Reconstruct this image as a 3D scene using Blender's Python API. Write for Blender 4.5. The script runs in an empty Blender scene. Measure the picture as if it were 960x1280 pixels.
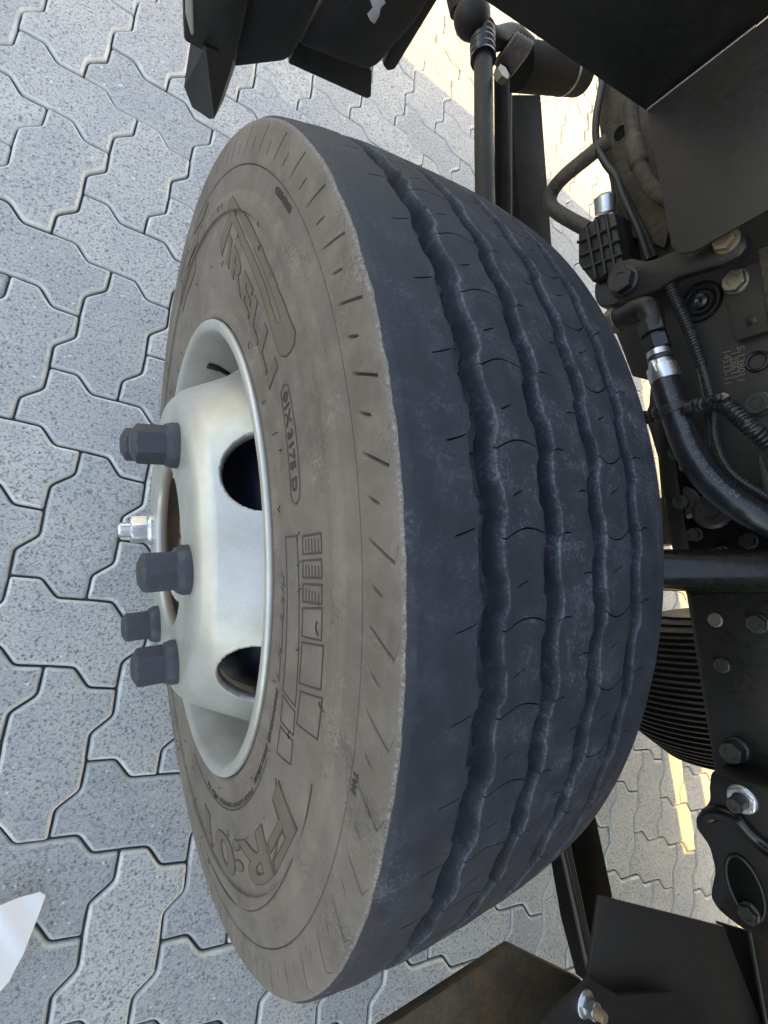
import bpy, bmesh, math, random
import numpy as np
from mathutils import Vector, Matrix
random.seed(7); rng = np.random.default_rng(7)
S = bpy.context.scene
COL = S.collection

# ------------------------------------------------------------------ camera
CAM = np.array([-0.117715, -0.057467, 0.949963]); FPX = 604.903
ROT = np.array([[0.84665516, 0.01250476, -0.53199499],
                [-0.0988726, 0.98601263, -0.13417635],
                [0.52287594, 0.16620083, 0.83604906]])
cd = bpy.data.cameras.new('camera'); cam = bpy.data.objects.new('camera', cd); COL.objects.link(cam)
cd.sensor_fit = 'VERTICAL'; cd.sensor_height = 24; cd.lens = FPX / 1280 * 24
cd.clip_start = 0.01; cd.clip_end = 500
M = Matrix(ROT.tolist()).to_4x4(); M.translation = Vector(CAM.tolist()); cam.matrix_world = M
S.camera = cam
S.render.resolution_x = 768; S.render.resolution_y = 1024

# ------------------------------------------------------------------ sky, sun, exposure
SUN_AZ = Vector((0.965, -0.262, 0)); SUN_EL = 50.0
w = bpy.data.worlds.new('World'); S.world = w; w.use_nodes = True
nt = w.node_tree; bg = nt.nodes['Background']
sky = nt.nodes.new('ShaderNodeTexSky'); sky.sky_type = 'NISHITA'; sky.sun_disc = False
sky.sun_elevation = math.radians(SUN_EL); sky.sun_rotation = math.atan2(SUN_AZ.x, SUN_AZ.y)
sky.air_density = 1.0; sky.dust_density = 1.6; sky.ozone_density = 1.0
nt.links.new(sky.outputs[0], bg.inputs[0]); bg.inputs[1].default_value = 0.15
sl = bpy.data.lights.new('sun', 'SUN'); sl.energy = 2.0; sl.angle = math.radians(0.53); sl.color = (1.0, 0.73, 0.30)
so = bpy.data.objects.new('sun', sl); COL.objects.link(so)
sdir = Vector((SUN_AZ.x * math.cos(math.radians(SUN_EL)), SUN_AZ.y * math.cos(math.radians(SUN_EL)), math.sin(math.radians(SUN_EL))))
so.rotation_euler = sdir.to_track_quat('Z', 'Y').to_euler(); so.location = (3, -1, 5)
S.view_settings.view_transform = 'Standard'; S.view_settings.look = 'None'
S.view_settings.exposure = 2.38; S.view_settings.gamma = 1.0
S.view_settings.use_white_balance = True; S.view_settings.white_balance_temperature = 9500; S.view_settings.white_balance_tint = 10
S.render.engine = 'CYCLES'
S.cycles.max_bounces = 8; S.cycles.diffuse_bounces = 5

# ------------------------------------------------------------------ helpers
WZ = 0.38815          # wheel centre height
def ray(x, y):
    return ROT @ np.array([(x - 480) / FPX, (640 - y) / FPX, -1.0])
def at(x, y, ax, v):
    """point seen at a spot of the photo, lying on the plane x/y/z = v"""
    d = ray(x, y); t = (v - CAM[ax]) / d[ax]; return CAM + t * d
def tag(o, label=None, cat=None, group=None, kind=None):
    if label: o['label'] = label
    if cat: o['category'] = cat
    if group: o['group'] = group
    if kind: o['kind'] = kind
    return o
def empty(name, loc=(0, 0, 0), parent=None):
    o = bpy.data.objects.new(name, None); o.location = loc; COL.objects.link(o); o.empty_display_size = .1
    if parent: o.parent = parent
    return o
def link(name, me, parent=None, mat=None, smooth=False):
    o = bpy.data.objects.new(name, me); COL.objects.link(o)
    if parent: o.parent = parent
    if mat: me.materials.append(mat)
    if smooth:
        me.polygons.foreach_set('use_smooth', [True] * len(me.polygons))
    return o
def pydata(name, v, f, parent=None, mat=None, smooth=False):
    me = bpy.data.meshes.new(name); me.from_pydata([tuple(map(float, a)) for a in v], [], f); me.validate(); me.update()
    return link(name, me, parent, mat, smooth)
def bm_obj(name, bm, parent=None, mat=None, smooth=False, angle=None):
    me = bpy.data.meshes.new(name); bmesh.ops.recalc_face_normals(bm, faces=bm.faces); bm.to_mesh(me); bm.free()
    o = link(name, me, parent, mat, smooth)
    if angle: me.set_sharp_from_angle(angle=math.radians(angle))
    return o
def grid_mesh(name, V, closed_u, closed_v, parent, mat, smooth=True, angle=None):
    """V: (nu, nv, 3)"""
    nu, nv, _ = V.shape
    iu = np.arange(nu if closed_u else nu - 1); iv = np.arange(nv if closed_v else nv - 1)
    a, b = np.meshgrid(iu, iv, indexing='ij'); a2 = (a + 1) % nu; b2 = (b + 1) % nv
    F = np.stack([a * nv + b, a2 * nv + b, a2 * nv + b2, a * nv + b2], -1).reshape(-1, 4)
    me = bpy.data.meshes.new(name); n = len(F)
    me.vertices.add(nu * nv); me.vertices.foreach_set('co', V.reshape(-1).astype(np.float32))
    me.loops.add(n * 4); me.loops.foreach_set('vertex_index', F.reshape(-1).astype(np.int32))
    me.polygons.add(n); me.polygons.foreach_set('loop_start', np.arange(0, n * 4, 4, dtype=np.int32))
    me.update(calc_edges=True); me.validate()
    o = link(name, me, parent, mat, smooth)
    if angle: me.set_sharp_from_angle(angle=math.radians(angle))
    return o
def prism(name, pts, off, parent, mat, bevel=0.0, seg=2):
    """polygon (3-D points) extruded by the vector off"""
    bm = bmesh.new(); off = Vector([float(q) for q in off])
    vs = [bm.verts.new([float(q) for q in p]) for p in pts]
    f = bm.faces.new(vs); r = bmesh.ops.extrude_face_region(bm, geom=[f])
    for e in r['geom']:
        if isinstance(e, bmesh.types.BMVert): e.co += off
    bmesh.ops.recalc_face_normals(bm, faces=bm.faces)
    if bevel:
        bmesh.ops.bevel(bm, geom=list(bm.edges), offset=bevel, segments=seg, profile=.5, affect='EDGES', clamp_overlap=True)
    return bm_obj(name, bm, parent, mat, True, 32)
def plate(name, px, ax, v, th, parent, mat, bevel=.0015):
    off = [0, 0, 0]; off[ax] = th
    return prism(name, [at(x, y, ax, v) for x, y in px], off, parent, mat, bevel)
def box(name, lo, hi, parent, mat, bevel=.002):
    x0, y0, z0 = lo; x1, y1, z1 = hi
    return prism(name, [(x0, y0, z0), (x1, y0, z0), (x1, y1, z0), (x0, y1, z0)], (0, 0, z1 - z0), parent, mat, bevel)
def frame_of(n):
    n = Vector(n).normalized(); return n.to_track_quat('Z', 'Y').to_matrix()
def spline(P, n):
    P = np.array(P, float); Q = np.vstack([2 * P[0] - P[1], P, 2 * P[-1] - P[-2]]); out = []
    m = len(P) - 1
    for t in np.linspace(0, m - 1e-9, n):
        i = int(t); u = t - i; a, b, c, d = Q[i:i + 4]
        out.append(.5 * (2 * b + (c - a) * u + (2 * a - 5 * b + 4 * c - d) * u * u + (3 * b - a - 3 * c + d) * u ** 3))
    return np.array(out)
def tube(name, P, r, parent, mat, n=60, k=16, corr=0.0, pitch=.004, curve=True, caps=True):
    """swept tube; corr > 0 gives corrugated conduit"""
    P = np.array(P, float)
    L0 = np.linalg.norm(np.diff(P, axis=0), axis=1).sum()
    if corr: n = int(L0 / pitch * 4)
    C = spline(P, n) if curve else np.array([P[0] + (P[-1] - P[0]) * t for t in np.linspace(0, 1, n)])
    T = np.gradient(C, axis=0); T /= np.linalg.norm(T, axis=1)[:, None]
    up = np.array([0, 0, 1.]) if abs(T[0][2]) < .9 else np.array([1., 0, 0]); N = []
    u = np.cross(T[0], up); u /= np.linalg.norm(u)
    for t in T:
        u = u - t * (u @ t); u /= np.linalg.norm(u); N.append(u.copy())
    N = np.array(N); B = np.cross(T, N)
    s = np.r_[0, np.cumsum(np.linalg.norm(np.diff(C, axis=0), axis=1))]
    R = (r(s / s[-1]) if callable(r) else np.full(n, r))
    if corr: R = R * (1 + corr * np.where((s / pitch) % 1 < .5, 1, -1))
    a = np.linspace(0, 2 * np.pi, k, endpoint=False)
    V = C[:, None] + R[:, None, None] * (N[:, None] * np.cos(a)[None, :, None] + B[:, None] * np.sin(a)[None, :, None])
    if caps:
        V = np.concatenate([np.repeat(C[:1, None], k, 1), V, np.repeat(C[-1:, None], k, 1)], 0)
    return grid_mesh(name, V, False, True, parent, mat, True, 50)
def lathe(name, prof, loc, axis, parent, mat, n=48, angle=35):
    """prof: [(along axis, radius)]"""
    a = np.linspace(0, 2 * np.pi, n, endpoint=False); Rm = np.array(frame_of(axis))
    p = np.array(prof, float)
    V = np.stack([p[:, 1][:, None] * np.cos(a), p[:, 1][:, None] * np.sin(a), np.repeat(p[:, :1], n, 1)], -1) @ Rm.T + np.array(loc)
    return grid_mesh(name, V, False, True, parent, mat, True, angle)
def hexnut(name, loc, axis, af, h, fl_r, fl_h, parent, mat, tip=None, rot=0, scallop=0.0):
    """flange + hexagonal head, chamfered; axis points out of the bolt head"""
    nn = 48; a = np.linspace(0, 2 * np.pi, nn, endpoint=False) + rot
    hexr = af / 2 / np.cos((a - rot + np.pi / 6) % (np.pi / 3) - np.pi / 6); rc = af / 2 * 1.02
    rows = [(0, 0 * a), (0, fl_r + 0 * a), (fl_h * .7, fl_r + 0 * a), (fl_h, fl_r * .96 + 0 * a)]
    top = fl_r * .9 * 0 + np.maximum(hexr * 1.06, af * .5)
    rows += [(fl_h + .0008 + scallop, np.minimum(fl_r * .93, top * 1.12)), (fl_h + scallop * 1.6 + .0012, hexr), (h - (.09 * af), hexr), (h - .03 * af, np.minimum(hexr, af * .555)), (h, np.minimum(hexr, af * .50))]
    if tip: rows += [(h + tip * .5, np.minimum(hexr, af * .40)), (h + tip, 0 * a + af * .26), (h + tip, 0 * a)]
    else: rows += [(h, 0 * a + af * .3), (h - .0012, 0 * a + af * .27), (h - .0012, 0 * a)]
    Rm = np.array(frame_of(axis))
    V = np.array([np.stack([r * np.cos(a), r * np.sin(a), np.full(nn, z)], -1) for z, r in rows]) @ Rm.T + np.array(loc)
    return grid_mesh(name, V, False, True, parent, mat, True, 28)

# ------------------------------------------------------------------ materials
def nodes(name):
    m = bpy.data.materials.new(name); m.use_nodes = True
    t = m.node_tree; b = t.nodes['Principled BSDF']; return m, t, b
def N(t, typ, **k):
    n = t.nodes.new(typ)
    for a, v in k.items():
        if a.startswith('i_'): n.inputs[int(a[2:]) if a[2:].isdigit() else a[2:].replace('_', ' ')].default_value = v
        else: setattr(n, a, v)
    return n
def noise(t, co, scale, detail=4, rough=.6):
    n = N(t, 'ShaderNodeTexNoise'); n.inputs['Scale'].default_value = scale; n.inputs['Detail'].default_value = detail
    n.inputs['Roughness'].default_value = rough; t.links.new(co, n.inputs['Vector']); return n.outputs['Fac']
def ramp(t, fac, stops):
    r = N(t, 'ShaderNodeValToRGB'); t.links.new(fac, r.inputs[0]); e = r.color_ramp.elements
    while len(e) < len(stops): e.new(.5)
    for i, (p, c) in enumerate(stops):
        e[i].position = p; e[i].color = (c, c, c, 1) if isinstance(c, (int, float)) else (*c, 1)
    return r.outputs[0]
def mixc(t, fac, a, b, typ='MIX'):
    m = N(t, 'ShaderNodeMix', data_type='RGBA', blend_type=typ)
    for i, v in ((0, fac), (6, a), (7, b)):
        if hasattr(v, 'links') or hasattr(v, 'is_linked'): t.links.new(v, m.inputs[i])
        elif isinstance(v, (int, float)): m.inputs[i].default_value = v if i == 0 else (v, v, v, 1)
        else: m.inputs[i].default_value = (*v, 1)
    return m.outputs[2]
def bump(t, b, h, strength, dist):
    n = N(t, 'ShaderNodeBump'); n.inputs['Strength'].default_value = strength; n.inputs['Distance'].default_value = dist
    t.links.new(h, n.inputs['Height']); t.links.new(n.outputs[0], b.inputs['Normal'])
def geo(t): return N(t, 'ShaderNodeNewGeometry').outputs['Position']
def painted(name, col, rough=.45, dust=.25, dustcol=(.16, .14, .12), metallic=0.0, grain=.35, spec=.5, scale=1.0, orange=.2):
    m, t, b = nodes(name); g = geo(t)
    n1 = noise(t, g, 9 * scale, 6, .65); n2 = noise(t, g, 160 * scale, 3, .6)
    d = mixc(t, .45, n1, n2)
    f = ramp(t, d, [(.45, 0.0), (.75, dust)])
    t.links.new(mixc(t, f, col, dustcol), b.inputs['Base Color'])
    rr = ramp(t, d, [(.3, max(0, rough - .1)), (.75, min(1, rough + .3))]); t.links.new(rr, b.inputs['Roughness'])
    b.inputs['Metallic'].default_value = metallic; b.inputs['Specular IOR Level'].default_value = spec
    bump(t, b, n2, orange, .0006); return m
M_BLACK = painted('black_chassis_paint', (.0055, .005, .0048), .38, .22, (.035, .028, .022))
M_GLOSS = painted('gloss_black_tube', (.006, .006, .006), .16, .1, (.03, .025, .02), orange=.1)
M_BLACK2 = painted('satin_black_plastic', (.009, .009, .009), .45, .2, (.035, .033, .03), orange=.5)
M_GREYPLATE = painted('charcoal_plate', (.024, .021, .018), .5, .3, (.055, .046, .038))
M_BROWNMETAL = painted('dusty_underbody', (.022, .016, .011), .6, .8, (.14, .10, .065))
M_RUBBERHOSE = painted('hose_rubber', (.008, .010, .015), .27, .2, (.04, .04, .05), orange=.3, spec=.6)
M_CONDUIT = painted('conduit_plastic', (.014, .014, .014), .33, .15)
M_ZINC = painted('zinc_steel', (.62, .64, .67), .28, .35, (.35, .33, .3), metallic=1.0, scale=3)
M_BOLT = painted('yellow_zinc_bolt', (.22, .20, .165), .42, .6, (.25, .2, .14), metallic=.85, scale=3)
M_RUSTBOLT = painted('rusted_bolt', (.22, .16, .10), .6, .9, (.30, .22, .13), metallic=.4, scale=4)
M_DARKSTEEL = painted('dark_steel', (.05, .05, .05), .35, .4, (.12, .1, .08), metallic=.6)
M_CAP = painted('grey_blue_nut_cap', (.026, .031, .042), .42, .5, (.06, .065, .075), scale=3, orange=.6)
M_WHITEPAPER = painted('white_sheet', (.80, .82, .84), .35, .2, (.65, .68, .7), orange=.1)
M_BLOCKER = painted('blocker_paint', (.55, .56, .57), .3, .2, (.5, .5, .48))

M_DARKROD = painted('brown_black_rod', (.010, .0075, .0055), .5, .4, (.04, .03, .02), spec=.3)
M_BELLOW = painted('dusty_rubber_bellows', (.016, .014, .012), .45, .4, (.10, .085, .07))
M_DRUM = painted('blue_black_drum', (.006, .010, .022), .35, .2, (.03, .035, .05), orange=.2)
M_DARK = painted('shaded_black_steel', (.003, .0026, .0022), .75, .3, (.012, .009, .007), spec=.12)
def rust_mat():
    m, t, b = nodes('rusty_olive_steel'); g = geo(t)
    n1 = noise(t, g, 30, 8, .7); n2 = noise(t, g, 220, 4, .7)
    c = ramp(t, mixc(t, .35, n1, n2), [(.35, (.045, .036, .024)), (.50, (.085, .062, .036)), (.62, (.15, .085, .045)), (.75, (.12, .08, .05))])
    t.links.new(c, b.inputs['Base Color']); b.inputs['Roughness'].default_value = .75; bump(t, b, n2, .5, .001); return m
M_RUST = rust_mat()
def hubrust_mat():
    m, t, b = nodes('hub_rust'); g = geo(t)
    n1 = noise(t, g, 60, 6, .7)
    t.links.new(ramp(t, n1, [(.3, (.12, .05, .02)), (.55, (.36, .15, .05)), (.75, (.22, .15, .10))]), b.inputs['Base Color'])
    b.inputs['Roughness'].default_value = .7; bump(t, b, n1, .5, .001); return m
M_HUBRUST = hubrust_mat()

def rim_mat():
    m, t, b = nodes('silver_wheel_paint'); g = geo(t)
    tc = N(t, 'ShaderNodeTexCoord').outputs['Object']
    mp = N(t, 'ShaderNodeMapping'); mp.inputs['Scale'].default_value = (12, 500, 500); t.links.new(tc, mp.inputs[0])
    n1 = noise(t, g, 14, 6, .6); n2 = noise(t, mp.outputs[0], 1.0, 3, .6); n3 = noise(t, g, 900, 2, .5)
    f = ramp(t, mixc(t, .3, n1, n3), [(.42, 0.0), (.70, .75)])
    t.links.new(mixc(t, f, (.51, .505, .485), (.30, .29, .24)), b.inputs['Base Color'])
    b.inputs['Metallic'].default_value = .55
    t.links.new(ramp(t, n1, [(.3, .34), (.8, .50)]), b.inputs['Roughness'])
    bump(t, b, mixc(t, .5, n2, n3), .12, .0004); return m
M_RIM = rim_mat()

def tyre_mat():
    m, t, b = nodes('tyre_rubber')
    tc = N(t, 'ShaderNodeTexCoord').outputs['Object']; sp = N(t, 'ShaderNodeSeparateXYZ'); t.links.new(tc, sp.inputs[0])
    def mth(op, a, c=None, d=None):
        n = N(t, 'ShaderNodeMath', operation=op)
        for i, v in enumerate((a, c, d)):
            if v is None: continue
            if isinstance(v, (int, float)): n.inputs[i].default_value = v
            else: t.links.new(v, n.inputs[i])
        return n.outputs[0]
    r = mth('SQRT', mth('ADD', mth('MULTIPLY', sp.outputs[1], sp.outputs[1]), mth('MULTIPLY', sp.outputs[2], sp.outputs[2])))
    x = sp.outputs[0]
    n0 = noise(t, tc, 7, 6, .6); n1 = noise(t, tc, 45, 6, .65); n2 = noise(t, tc, 500, 3, .6); n3 = noise(t, tc, 1500, 2, .6)
    # worn tread: dark blue-black with pale dust smears
    tread = mixc(t, ramp(t, n1, [(.35, .1), (.8, .85)]), (.0125, .0155, .0235), (.036, .043, .058))
    tread = mixc(t, mixc(t, 1.0, ramp(t, mixc(t, .55, n2, n1), [(.52, 0.0), (.66, .7)]), ramp(t, n0, [(.42, .15), (.62, 1.0)]), 'MULTIPLY'), tread, (.16, .17, .185))
    # thin grey-brown road film on the sidewall
    side = mixc(t, ramp(t, n0, [(.3, 0.0), (.7, 1.0)]), (.092, .073, .060), (.172, .142, .120))
    side = mixc(t, ramp(t, n1, [(.45, 0.0), (.75, .45)]), side, (.25, .215, .18))
    side = mixc(t, ramp(t, n2, [(.55, 0.0), (.75, .25)]), side, (.07, .06, .05))
    mask = mth('LESS_THAN', mth('ADD', x, mth('MULTIPLY', mth('SUBTRACT', n1, .5), .004)), .0022)
    mask2 = mth('GREATER_THAN', mth('ADD', x, mth('MULTIPLY', mth('SUBTRACT', n1, .5), .006)), .2125)
    ring = N(t, 'ShaderNodeCombineXYZ'); t.links.new(mth('MULTIPLY', r, 55.0), ring.inputs[0])
    n4 = noise(t, ring.outputs[0], 1.0, 4, .7)
    side = mixc(t, ramp(t, n4, [(.35, .40), (.6, 0.0)]), side, (.135, .128, .125))
    side = mixc(t, ramp(t, n4, [(.55, 0.0), (.75, .5)]), side, (.23, .18, .14))
    tread = mixc(t, ramp(t, noise(t, tc, 260, 5, .75), [(.35, .55), (.6, 0.0)]), tread, (.018, .020, .026))
    c = mixc(t, mth('MAXIMUM', mask, mask2), tread, side)
    wr = N(t, 'ShaderNodeAttribute', attribute_name='wear_highlight').outputs['Fac']
    c = mixc(t, mth('MULTIPLY', wr, ramp(t, mixc(t, .5, n1, n2), [(.42, .0), (.58, .6)])), c, (.12, .14, .17))  # worn rib edges, with the crest highlight painted in as pale colour
    n6 = noise(t, tc, 16, 7, .7)
    patch = ramp(t, mixc(t, .35, n6, n2), [(.36, .6), (.47, 0.0)])
    c = mixc(t, mth('MULTIPLY', patch, mth('MAXIMUM', mask, mask2)), c, (.052, .045, .040))
    pale = ramp(t, mixc(t, .45, noise(t, tc, 27, 6, .75), n2), [(.56, 0.0), (.68, .55)])
    c = mixc(t, mth('MULTIPLY', pale, mth('MAXIMUM', mask, mask2)), c, (.27, .24, .21))
    # scuffed pale shoulder edge
    near = mth('SUBTRACT', 1.0, mth('MINIMUM', 1.0, mth('MULTIPLY', mth('ABSOLUTE', mth('SUBTRACT', x, .0014)), 900.0)))
    rr = mth('GREATER_THAN', r, .383)
    e = mth('MULTIPLY', mth('MULTIPLY', near, rr), ramp(t, mixc(t, .5, n2, n3), [(.48, 0.0), (.62, .5)]))
    c = mixc(t, e, c, (.42, .40, .37))
    t.links.new(c, b.inputs['Base Color'])
    t.links.new(ramp(t, n1, [(.3, .62), (.8, .8)]), b.inputs['Roughness']); b.inputs['Specular IOR Level'].default_value = .35
    bump(t, b, mixc(t, .5, mixc(t, .5, n2, n1), n3), .55, .0007); return m
M_TYRE = tyre_mat()
M_LETTER = painted('tyre_lettering', (.098, .076, .058), .7, .6, (.19, .155, .125), scale=4, orange=.5)

def paver_mat():
    m, t, b = nodes('concrete_paver'); g = geo(t); oi = N(t, 'ShaderNodeObjectInfo')
    big = noise(t, g, 2.2, 5, .6); mid = noise(t, g, 40, 5, .65); fine = noise(t, g, 330, 3, .7); fine2 = noise(t, g, 700, 2, .6)
    v = N(t, 'ShaderNodeTexVoronoi'); v.inputs['Scale'].default_value = 300; t.links.new(g, v.inputs['Vector'])
    v2 = N(t, 'ShaderNodeTexVoronoi'); v2.inputs['Scale'].default_value = 130; t.links.new(g, v2.inputs['Vector'])
    blo = noise(t, g, 9, 5, .65)
    c = mixc(t, oi.outputs['Random'], (.28, .286, .288), (.48, .47, .43))
    c = mixc(t, ramp(t, big, [(.40, 0.0), (.65, .7)]), c, (.49, .47, .42))
    c = mixc(t, ramp(t, blo, [(.35, .55), (.55, 0.0)]), c, (.32, .33, .345))
    c = mixc(t, ramp(t, mid, [(.45, 0.0), (.75, .5)]), c, (.30, .305, .31))
    med = noise(t, g, 210, 4, .7)
    c = mixc(t, ramp(t, med, [(.40, .95), (.50, 0.0)]), c, (.17, .18, .19))
    c = mixc(t, ramp(t, fine2, [(.52, 0.0), (.68, .65)]), c, (.62, .64, .66))
    s = ramp(t, v.outputs['Color'], [(.80, 0.0), (.88, .8)]); c = mixc(t, s, c, (.12, .12, .13))
    d = ramp(t, v2.outputs['Distance'], [(.08, .6), (.15, 0.0)]); c = mixc(t, d, c, (.15, .15, .16))
    s2 = ramp(t, v.outputs['Color'], [(.05, .7), (.08, 0.0)]); c = mixc(t, s2, c, (.68, .68, .66))
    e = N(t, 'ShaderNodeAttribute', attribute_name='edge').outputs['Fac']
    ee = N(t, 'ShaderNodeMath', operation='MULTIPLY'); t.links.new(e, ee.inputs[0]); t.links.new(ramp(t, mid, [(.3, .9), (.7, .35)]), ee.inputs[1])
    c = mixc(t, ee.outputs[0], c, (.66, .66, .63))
    t.links.new(c, b.inputs['Base Color']); b.inputs['Roughness'].default_value = .8
    bump(t, b, mixc(t, .5, med, mid), .7, .0030); return m
M_PAVER = paver_mat()
def sand_mat():
    m, t, b = nodes('joint_sand'); g = geo(t)
    n1 = noise(t, g, 600, 3, .7); n2 = noise(t, g, 12, 4, .6)
    t.links.new(mixc(t, n2, ramp(t, n1, [(.35, (.035, .037, .038)), (.7, (.12, .12, .115))]), (.06, .062, .06)), b.inputs['Base Color'])
    b.inputs['Roughness'].default_value = .95; bump(t, b, n1, .8, .002); return m
M_SAND = sand_mat()

# ------------------------------------------------------------------ ground: interlocking pavers
g = 150.0
ground = pydata('ground', [(-g, -g, -.011), (g, -g, -.011), (g, g, -.011), (-g, g, -.011)], [(0, 1, 2, 3)], None, M_SAND)
tag(ground, kind='structure')
UNIT = .1125; ANG = 0.472594; ORG = np.array([-.11702, -.29587])
CA, SA = math.cos(ANG), math.sin(ANG)
OFFS = {0: (.030, .012), 1: (.034, -.016), 2: (-.034, -.014), 3: (-.032, .012)}   # joints of real pavers are not a perfect grid
def w2(i, j): return np.array([ORG[0] + UNIT * (i * CA - j * SA), ORG[1] - UNIT * (i * SA + j * CA)])
def nodep(i, j, c): return np.array([i + OFFS[c % 4][0], j + OFFS[c % 4][1]])
PROF = [(0, 0), (.045, -.014), (.12, -.034), (.22, -.060), (.29, -.079), (.335, -.087), (.375, -.080), (.415, -.058), (.50, 0), (.585, .058), (.625, .080), (.665, .087), (.71, .079), (.78, .060), (.88, .034), (.955, .014)]
def edge(a, b):
    d = b - a; nrm = np.array([-d[1], d[0]]); return [a + d * t + nrm * s for t, s in PROF]
def outline(kind):
    c0 = 0 if kind == 'H' else 2
    if kind == 'H': idx = [(0, 0), (1, 0), (2, 0), (2, 1), (1, 1), (0, 1)]
    else: idx = [(0, 0), (1, 0), (1, 1), (1, 2), (0, 2), (0, 1)]
    P = [nodep(i, j, c0 + i + j) for i, j in idx]; out = []
    for k in range(6):
        a, b = P[k], P[(k + 1) % 6]; da = np.array(idx[(k + 1) % 6]) - np.array(idx[k])
        if da.sum() > 0: out += edge(a, b)
        else: out += [b + 0, *edge(b, a)[1:]][::-1][:-1] if False else list(reversed([*edge(b, a), a]))[:-1]
    out = np.array(out); n = len(out) // 6                      # soften the four outer corners of the block
    for k in ((0, 2, 3, 5) if kind == 'H' else (0, 1, 3, 4)):
        i = k * n; out[i] = out[i] * .45 + (out[i - 1] + out[(i + 1) % len(out)]) * .275
    return out
def paver_geo(kind):
    P = outline(kind); n = len(P)
    ctr = P.mean(0)
    nx = np.roll(P, -1, 0) - np.roll(P, 1, 0); nrm = np.stack([-nx[:, 1], nx[:, 0]], -1); nrm /= np.linalg.norm(nrm, axis=1)[:, None]
    # inward = towards polygon interior
    area = .5 * np.sum(P[:, 0] * np.roll(P[:, 1], -1) - np.roll(P[:, 0], -1) * P[:, 1])
    if area < 0: nrm = -nrm
    for _ in range(3): nrm = (np.roll(nrm, 1, 0) + 2 * nrm + np.roll(nrm, -1, 0)) / 4
    rings = []
    for inset, z in ((.0017, -.011), (.0019, -.0056), (.0034, -.0031), (.0056, -.0010), (.0082, 0.0)):
        rings.append((P + nrm * inset / UNIT, z))
    V = []
    for Q, z in rings:
        for q in Q: V.append((UNIT * (q[0] * CA - q[1] * SA), -UNIT * (q[0] * SA + q[1] * CA), z))
    F = []
    for r in range(len(rings) - 1):
        for k in range(n):
            a, b = r * n + k, r * n + (k + 1) % n; F.append((a, b, b + n, a + n) if area < 0 else (a + n, b + n, b, a))
    top = [(len(rings) - 1) * n + k for k in range(n)]
    F.append(tuple(top) if area < 0 else tuple(reversed(top)))
    return np.array(V), F
PG = {k: paver_geo(k) for k in 'HV'}
PM = {}
for k in 'HV':
    me = bpy.data.meshes.new('paver'); me.from_pydata([tuple(v) for v in PG[k][0]], [], PG[k][1]); me.materials.append(M_PAVER)
    bm = bmesh.new(); bm.from_mesh(me); bmesh.ops.recalc_face_normals(bm, faces=bm.faces)
    if max(bm.faces, key=lambda f: len(f.verts)).normal.z < 0: bmesh.ops.reverse_faces(bm, faces=bm.faces)
    bm.to_mesh(me); bm.free()
    for p_ in me.polygons: p_.use_smooth = len(p_.vertices) == 4
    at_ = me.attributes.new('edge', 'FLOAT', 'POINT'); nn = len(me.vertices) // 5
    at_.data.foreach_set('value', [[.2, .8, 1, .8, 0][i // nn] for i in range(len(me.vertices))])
    PM[k] = me
cells = []
for i in range(-48, 49):
    for j in range(-48, 49):
        c = (i + j) % 4
        if c not in (0, 2): continue
        k = 'H' if c == 0 else 'V'
        ctr = w2(i + 1, j + .5) if k == 'H' else w2(i + .5, j + 1)
        if not (-3.2 < ctr[0] < 4.2 and -3.2 < ctr[1] < 4.2): continue
        d = np.array([ctr[0], ctr[1], 0]) - CAM; q = d @ ROT
        vis = False
        if q[2] < -.1:
            px, py = 480 + FPX * q[0] / -q[2], 640 - FPX * q[1] / -q[2]
            vis = -90 < px < 1040 and -90 < py < 1370
        cells.append((not vis, np.linalg.norm(d), i, j, k))
cells.sort(key=lambda c: (c[0], c[1]))
rest_v, rest_f = [], []
for q, (nv, d, i, j, k) in enumerate(cells):
    o = w2(i, j); dz = rng.uniform(-.0020, .0014); tx, ty = rng.normal(0, .006, 2)
    if q < 300:
        ob = bpy.data.objects.new('paver', PM[k]); ob.location = (o[0], o[1], dz); ob.rotation_euler = (tx, ty, 0)
        ob.parent = ground; COL.objects.link(ob)
    else:
        b0 = len(rest_v); V, F = PG[k]
        rest_v += [(v[0] + o[0], v[1] + o[1], v[2] + dz) for v in V]; rest_f += [tuple(b0 + a for a in f) for f in F]
me = bpy.data.meshes.new('outer_pavers'); me.from_pydata(rest_v, [], rest_f)
bm = bmesh.new(); bm.from_mesh(me); bmesh.ops.recalc_face_normals(bm, faces=bm.faces); bm.to_mesh(me); bm.free()
rp = link('outer_pavers', me, ground, M_PAVER); rp['kind'] = 'stuff'

# ------------------------------------------------------------------ the truck
truck = empty('truck', (0, 0, 0))
tag(truck, 'dark truck chassis with its front wheel standing on grey interlocking pavers', 'truck')
wheel = empty('wheel', (0, 0, WZ), truck)
TAU = 2 * math.pi
def W(x, a, r):            # wheel coordinates: x inward, a from the top towards the front, radius
    return (x, r * math.sin(a), r * math.cos(a))

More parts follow.
